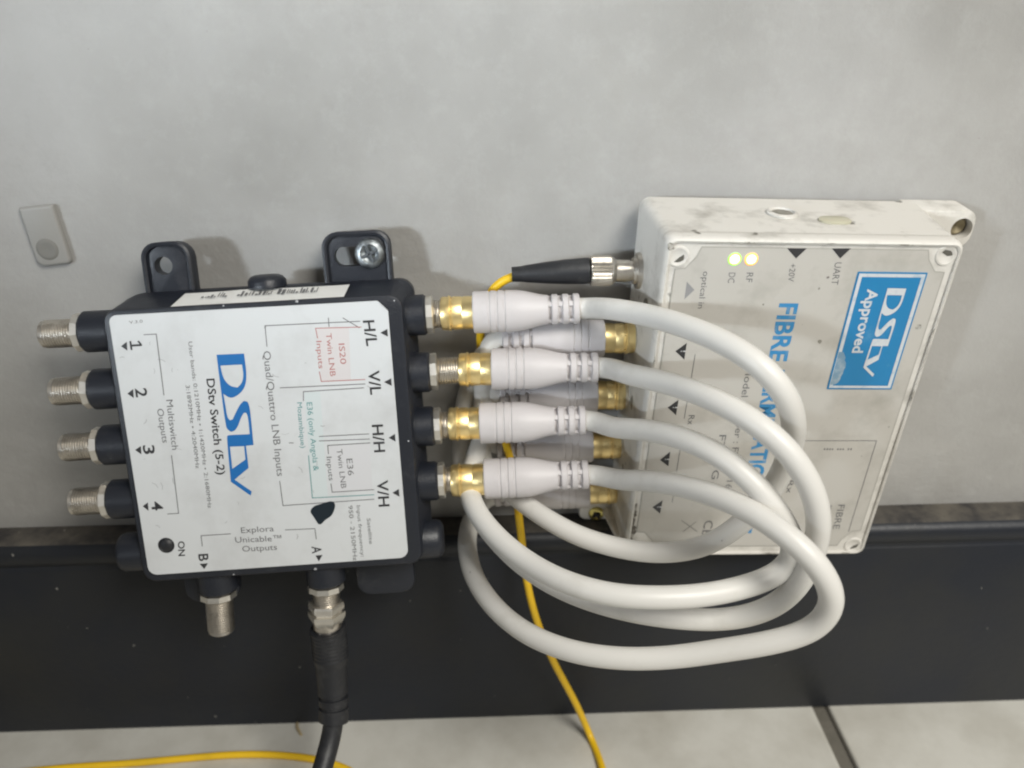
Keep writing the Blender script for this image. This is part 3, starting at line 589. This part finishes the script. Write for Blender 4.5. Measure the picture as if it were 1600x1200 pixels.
# lid screws in the corners
for (x, z) in BX_CS+[(-41.0, -56.2)]:
    x = max(-40.2, min(40.2, x)); z = max(-56.6, min(56.6, z))
    bm = bmesh.new(); lathe(bm, (x, .74, z), (0, -1, 0), [(0, 3.4), (.28, 3.2), (.32, 2.6), (.10, 2.3), (.05, .05)], 20, False)
    w = link('lid_screw_well', bm, M['white_box'], bx, smooth=40)
    bm = bmesh.new(); a0 = random.uniform(0, 6)
    pts = [(x+math.cos(a0+i*.5)*(1.9+random.uniform(-.3, .2)), z+math.sin(a0+i*.5)*(1.9+random.uniform(-.3, .2))) for i in range(6)]+[(x+.3, z-.2)]
    poly_into(bm, pts, .60); link_flat('well_mark', bm, mat('well_mark', (.10, .095, .08), .8), w)  # irregular dark patch in the middle of each well
# top side: round jack and rubber grommet slot
bm = bmesh.new()
lathe(bm, (-3.2, 22.5, 61.0), (0, 0, 1), [(0, 5.0), (.6, 4.9), (1.0, 4.3), (.9, 3.7), (.25, 3.5), (.22, .05)], 28, False); jk = link('power_jack', bm, M['white_box'], bx, smooth=40)
bm = bmesh.new(); lathe(bm, (-3.2, 22.5, 61.0), (0, 0, 1), [(.2, 3.45), (.32, 3.3), (.3, 2.2), (.6, 1.6), (.6, .05)], 24, False); link('jack_hole', bm, mat('jack_grey', (.22, .21, .18), .5), jk)
bm = bmesh.new(); o = rrect(6.4, 16.4, 13.6, 19.6, 2.9, 5); loft(bm, [[(p[0], p[1], 61.0) for p in o], [(p[0], p[1], 61.5) for p in o], [(p[0]*.92+11.4*.08, p[1]*.9+1.66, 61.7) for p in o]]); link('grommet', bm, M['seal'], bx, smooth=40)
# mounting ears
def ear(outline, y0, y1, sx, sz, name='mounting_ear'):
    bm = bmesh.new(); plate(bm, outline, y0, y1, .7); e = link(name, bm, M['white_box'], bx, smooth=40); return e
bm = bmesh.new(); plate(bm, rrect(43, 65.6, 47.0, 60.5, (4, 5, 4.0, .3)), 30.0, 40.5, 1.0); e1 = link('mounting_ear', bm, M['white_box'], bx)
bm = bmesh.new(); lathe(bm, (61.2, 34.5, 54.3), (0, -1, 0), [(0, 3.6), (8, 3.6)], 32); c = link('cut', bm, M['white_box'], bx); boolean_hole(e1, 'h', c)
for p in e1.data.polygons: p.use_smooth = True
e1.data.set_sharp_from_angle(angle=math.radians(35))
bm = bmesh.new(); lathe(bm, (61.2, 34.4, 54.3), (0, -1, 0), [(0, 3.3), (1.0, 3.2), (1.7, 2.4), (1.2, 1.3), (.7, .05)], 24, False); link('ear_screw', bm, mat('dull_brass', (.26, .22, .14), .5, .6), e1, smooth=40)
EX0, EZ0, EY = -57.4, -64.9, 25.4
e2 = ear(rrect(EX0, -42, EZ0, EZ0+19, (2.8, 1, 1, 3)), EY, EY+2.4, 0, 0)
bm = bmesh.new(); lathe(bm, (EX0+6.6, EY, EZ0+3.3), (0, -1, 0), [(0, 3.0), (.6, 3.0), (1.1, 2.5), (1.2, 1.7), (.4, 1.1), (.3, .05)], 28, False); s2 = link('ear_screw', bm, M['brass'], e2, smooth=40)
bm = bmesh.new()
for k in range(2):
    a = math.radians(38+90*k); d = Vector((math.cos(a), 0, math.sin(a))); n_ = Vector((-d.z, 0, d.x)); c = Vector((EX0+6.6, 0, EZ0+3.3))
    q = [c+d*1.9+n_*.38, c-d*1.9+n_*.38, c-d*1.9-n_*.38, c+d*1.9-n_*.38]; loft(bm, [[(p.x, EY-1.3-.02*k, p.z) for p in q], [(p.x, EY-.4, p.z) for p in q]])
link('screw_cross', bm, M['recess'], s2)
bm = bmesh.new(); loft(bm, [[(-45.5, 8, -60.5), (-43.6, 8, -60.5), (-43.6, 29.5, -60.5), (-49.6, 29.5, -60.5)], [(-45.5, 9, -58.5), (-43.6, 9, -58.5), (-43.6, 29.5, -58.5), (-47.6, 29.5, -58.5)]]); link('ear_web', bm, M['white_box'], bx)
# sockets on the left side
Mi = bx.matrix_world.inverted()
for a, g, b in BX_AXES:
    p = (Mi @ (Vector(a)*S))/S; q = (Mi @ (Vector(g)*S))/S; d = (p-q).normalized()
    bm = bmesh.new(); lathe(bm, p, d, [(-6, 4.6), (0, 4.6)]+[(.4+.8*i*.5, 4.7 if i % 2 else 4.3) for i in range(8)]+[(4.0, 4.6), (12, 4.7)], 28, False)
    link('coax_socket', bm, M['white_box'] if False else M['bright'], bx, smooth=40)
    bm = bmesh.new(); lathe(bm, p+d*2.4, d, [(0, 4.9), (0, 6.0), (1.0, 6.3), (8, 6.6)], 28, False); link('socket_collar', bm, M['white_box'], bx, smooth=40)
# dark strip painted as the shade along the peeling label edge, lower left
bm = bmesh.new()
zz = -57.0; L_, R_ = [], []
while zz < -36: L_.append((-42.9+random.uniform(-.1, .15), zz)); R_.append((-41.9+random.uniform(-.35, .3)+(.7 if -50 < zz < -47 else 0), zz)); zz += .9
poly_into(bm, L_+R_[::-1], .10); link_flat('peel_edge_shade', bm, mat('peel_shade_dark', (.11, .10, .085), .8, dirt=(.4, .38, .34), dirt_scale=500, dirt_amt=.8, dirt_lo=.5, dirt_hi=.6), bh)
# scuffs on the face
scm = mat('scuff_grey', (.22, .21, .18), .8, dirt=(.5, .49, .46), dirt_scale=600, dirt_amt=.9, dirt_lo=.45, dirt_hi=.6)
for cx, cz, r in ((38.6, 33, 1.3), (8.4, 27.5, .9), (4.0, 45.5, .5), (39.5, -4.5, .5), (-12, 40, .4)):
    bm = bmesh.new(); poly_into(bm, [(cx+math.cos(i*.7)*r*random.uniform(.5, 1), cz+math.sin(i*.7)*r*random.uniform(.5, 1.1)) for i in range(9)], .53)
    link_flat('scuff', bm, scm, bl)

# ------------------------------------------------------------------ white coax cables with gold push-on plugs
def plug(parent, P0, P1, P2, r, end_dir=None):
    """P0 nose, P1 start of moulded boot, P2 end of strain relief; r = boot radius"""
    P0, P1, P2 = Vector(P0), Vector(P1), Vector(P2); d = (P2-P0).normalized(); Lg = (P1-P0).length; Lb = (P2-P1).length
    bm = bmesh.new(); g = r*.80
    lathe(bm, P0, d, [(.4, g*.74), (0, g*.80), (0, g*.95), (.6, g*1.0), (2.2, g*1.0), (2.5, g*1.05), (3.0, g*1.05), (3.2, g*.96), (3.7, g*.96), (3.9, g*1.0), (Lg*.62, g*.985), (Lg*.64, g*.96), (Lg*.68, g*.96), (Lg*.70, g*.985), (Lg+1, g*.985)], 36, False)
    c = link('gold_sleeve', bm, M['gold'], parent, smooth=35)
    bm = bmesh.new()                                        # slots in the springy nose
    _, a, b = frame_axis(d)
    for k in range(6):
        t = k*math.pi/3+.5; rad = (a*math.cos(t)+b*math.sin(t)); tan = d.cross(rad)
        q = [P0+d*.4+rad*(g*.90)+tan*.09, P0+d*.4+rad*(g*.90)-tan*.09, P0+d*5.0+rad*(g*.965)-tan*.09, P0+d*5.0+rad*(g*.965)+tan*.09]
        loft(bm, [[tuple(v) for v in q], [tuple(v+rad*.17) for v in q]])
    link('sleeve_slots', bm, M['slot'], c)
    bl_ = Lb*.70
    bm = bmesh.new(); pr = [(0, r*.80), (0, r*.96), (.4, r)]
    for t in (.22, .32, .42): pr += [(bl_*t-.35, r), (bl_*t-.12, r*.965), (bl_*t+.25, r*.965), (bl_*t+.5, r*(1.01))]
    pr += [(bl_*.52, r*1.0), (bl_*.60, r*.985), (bl_*.68, r*.94), (bl_*.78, r*.855), (bl_*.88, r*.765), (bl_*.95, r*.715), (bl_, r*.70), (bl_+.2, r*.62), (bl_+.2, .05)]
    lathe(bm, P1, d, pr, 40); link('boot', bm, M['boot'], parent, smooth=30)
    bm = bmesh.new(); ls = Lb-bl_; core = r*.53; pr = [(bl_, core)]
    for k in range(3):
        c0 = bl_+ls*(k+.28)/3; c1 = bl_+ls*(k+.97)/3
        pr += [(c0, core), (c0+.05, r*.65), (c0+.4, r*.725), (c1-.4, r*.725), (c1-.05, r*.65), (c1, core)]
    lathe(bm, P1, d, pr, 36)
    for k in range(4):
        t = k*math.pi/2+.75; rad = (a*math.cos(t)+b*math.sin(t)); tan = d.cross(rad)
        q = [rad*core*.9+tan*.9, rad*core*.9-tan*.9, rad*r*.66-tan*.75, rad*r*.66+tan*.75]
        loft(bm, [[tuple(P1+d*(bl_-.1)+v) for v in q], [tuple(P1+d*(Lb-.4)+v) for v in q]])
    link('strain_relief', bm, M['boot'], parent, smooth=35)
CL = ['topmost white coax cable, arching right across the blue FIBRE print on the box',
      'second white coax cable from the top, with bare silver thread showing before its gold plug',
      'third white coax cable from the top, between the second plug and the lowest gold plug',
      'lowest white coax cable, its loop hanging nearest the floor tiles']
for i in range(4):
    o = thing('coax_cable', CL[i], 'cable', SW_AXES[i][2], group='white coax cables looping between switch and terminal')
    inv = Vector(SW_AXES[i][2])
    A0, A1, A2 = [Vector(p)-inv for p in SW_AXES[i]]; B0, B1, B2 = [Vector(p)-inv for p in BX_AXES[i]]
    mid = [Vector(p)-inv for p in CABLE_MID[i]]
    d1 = (A2-A0).normalized(); d2 = (B2-B0).normalized()
    pts = [A1+(A2-A1)*.55, A2-d1*1.0, A2+d1*3]+mid+[B2+d2*3, B2-d2*1.0, B1+(B2-B1)*.55]
    pp = smooth_path(catmull(pts, 1.2), 26)
    bm = bmesh.new(); tube(bm, pp, 3.45, 24); link('jacket', bm, M['cable'], o, smooth=180)
    plug(o, A0, A1, A2, 6.9); plug(o, B0, B1, B2, 6.5)

# ------------------------------------------------------------------ yellow fibre lead with its metal connector
o = thing('fibre_patch_lead', 'thin yellow fibre lead with black sleeve and knurled metal nut in the terminal box', 'cable', (0, 0, 0))
F = [Vector(p) for p in FT]; d = (F[0]-F[2]).normalized()
bm = bmesh.new(); pp = smooth_path(catmull([F[3]+(F[2]-F[3])*.3]+YELLOW, 2.0), 8); tube(bm, pp, 1.45, 14); link('jacket', bm, M['yellow'], o, smooth=180)
bm = bmesh.new(); Ls = (F[2]-F[3]).length; dd = (F[2]-F[3]).normalized()
pr = [(0, 1.7), (0, 2.5), (Ls*.12, 2.6), (Ls*.2, 2.95), (Ls*.45, 3.6), (Ls*.7, 4.1), (Ls*.93, 4.35), (Ls, 4.3), (Ls, .05)]
_, a, b = frame_axis(dd)
lathe(bm, F[3], dd, pr, 28); link('sleeve', bm, M['rubber'], o, smooth=40)
bm = bmesh.new(); Ln = (F[1]-F[2]).length; seg = 48
rings_ = []
_, a, b = frame_axis(d)
for t, r, kn in ((0, 3.6, 0), (.3, 4.6, 0), (.8, 5.0, 1), (Ln-2.2, 5.0, 1), (Ln-1.6, 4.7, 0), (Ln-1.2, 4.5, 0), (Ln, 3.4, 0)):
    rings_.append([tuple(F[2]+d*t+(a*math.cos(2*math.pi*k/seg)+b*math.sin(2*math.pi*k/seg))*(r-(.42 if kn and k % 2 else 0))) for k in range(seg)])
loft(bm, rings_); link('knurled_nut', bm, M['nickel'], o)
bm = bmesh.new(); Lr = (F[0]-F[1]).length; lathe(bm, F[1], d, [(-.5, 3.6), (.4, 3.7), (Lr*.55, 3.7), (Lr*.56, 3.3), (Lr*.66, 3.3), (Lr*.67, 4.4), (Lr*.8, 4.6), (Lr*.81, 6.0), (Lr+1.2, 6.2), (Lr+1.3, 4)], 32, False); link('ferrule', bm, M['nickel'], o, smooth=30)

# ------------------------------------------------------------------ black coax lead under the switch
o = thing('black_lead', 'thick black coax lead hanging from port A under the black switch', 'cable', (0, 0, 0))
Ms = sw.matrix_world
def sl(x, y, z): return (Ms @ V(x, y, z))/S
a0 = sl(12.6, 9, -64.5); a1 = sl(12.1, 9, -76.5); d = (a1-a0).normalized()
bm = bmesh.new(); lathe(bm, a0, d, [(-.5, 3.9), (-.5, 6.0), (.4, 6.3), (1.9, 6.3), (2.2, 5.3), (3.0, 5.3), (3.2, 6.6), (4.4, 6.6), (5.4, 6.3), (8.5, 4.6), (13.5, 4.4)], 6, False); link('hex_nut', bm, M['bright'], o)
bm = bmesh.new(); lathe(bm, a0, d, [(6.2, 4.9), (9.0, 4.9), (9.1, 4.3), (15, 4.3)], 28, False); link('crimp_collar', bm, M['nickel'], o, smooth=40)
pb = [a0+d*9.5]+[Vector(p) for p in BLACK]
pp = smooth_path(catmull(pb, 1.5), 10)
acc = 0; cut = 0
for i in range(1, len(pp)):
    acc += (pp[i]-pp[i-1]).length
    if acc > 34.5: cut = i; break
def varitube(bm, pts, rad, seg=28):
    _, a, b = frame_axis(pts[1]-pts[0]); rings = []; acc = 0
    for i, p in enumerate(pts):
        if i: acc += (p-pts[i-1]).length
        dd = (pts[min(i+1, len(pts)-1)]-pts[max(i-1, 0)]).normalized(); a = (a-dd*a.dot(dd)).normalized(); b = dd.cross(a); r = rad(acc)
        rings.append([tuple(p+(a*math.cos(2*math.pi*k/seg)+b*math.sin(2*math.pi*k/seg))*r) for k in range(seg)])
    loft(bm, rings)
fine = catmull([tuple(p) for p in pp[:cut+1]], .35)
def brad(t):
    if 25.6 < t < 26.7 or 29.6 < t < 30.7: return 4.6
    if t < 12: return 6.3+.12*math.sin(t*4)
    if t < 14: return 6.3-.55*(t-12)/2
    if t < 22: return 5.75-.055*(t-14)
    return 5.3
bm = bmesh.new(); varitube(bm, fine, brad); link('boot', bm, M['rubber'], o, smooth=35)
bm = bmesh.new(); tube(bm, pp, 3.6, 22); link('jacket', bm, M['rubber'], o, smooth=180)

# straw-coloured chip lying on the tile by the skirting
bm = bmesh.new(); loft(bm, [[(-87.6, -13.4, .15), (-86.6, -13.4, .15), (-86.4, -16, .15), (-83.6, -20, .15), (-84.6, -20.2, .15), (-87, -16.6, .15)], [(-87.6, -13.4, .9), (-86.6, -13.4, 1.0), (-86.2, -16, 1.6), (-83.6, -20, .8), (-84.6, -20.2, .7), (-87, -16.6, 1.3)]])
# grimy marks where fingers and dust have gathered on the edges of the terminal
gm = mat('edge_grime_dark', (.12, .11, .085), .8, dirt=(.5, .48, .44), dirt_scale=700, dirt_amt=.95, dirt_lo=.42, dirt_hi=.58)
for cx, cz, rx, rz in ((-43.0, 58.4, 1.2, 1.5), (-20, 60.0, 2.2, .25), (4, 60.05, 1.6, .2), (27, 60.0, 3.0, .25), (43.4, 30, .25, 3.2), (43.5, 8, .22, 2.4), (-43.1, 20, .25, 2.5), (-43.1, -6, .22, 3.0), (10, -59.6, 2.6, .25), (38, -59.6, 2.0, .25)):
    b2 = bmesh.new(); poly_into(b2, [(cx+math.cos(i*.52)*rx*random.uniform(.5, 1.1), cz+math.sin(i*.52)*rz*random.uniform(.6, 1.1)) for i in range(12)], -.19); link_flat('grime_mark', b2, gm, bh)
ch = link('straw_chip', bm, M['straw']); ch['label'] = 'tiny straw-coloured chip lying on the floor tile beside the black lead'; ch['category'] = 'debris'
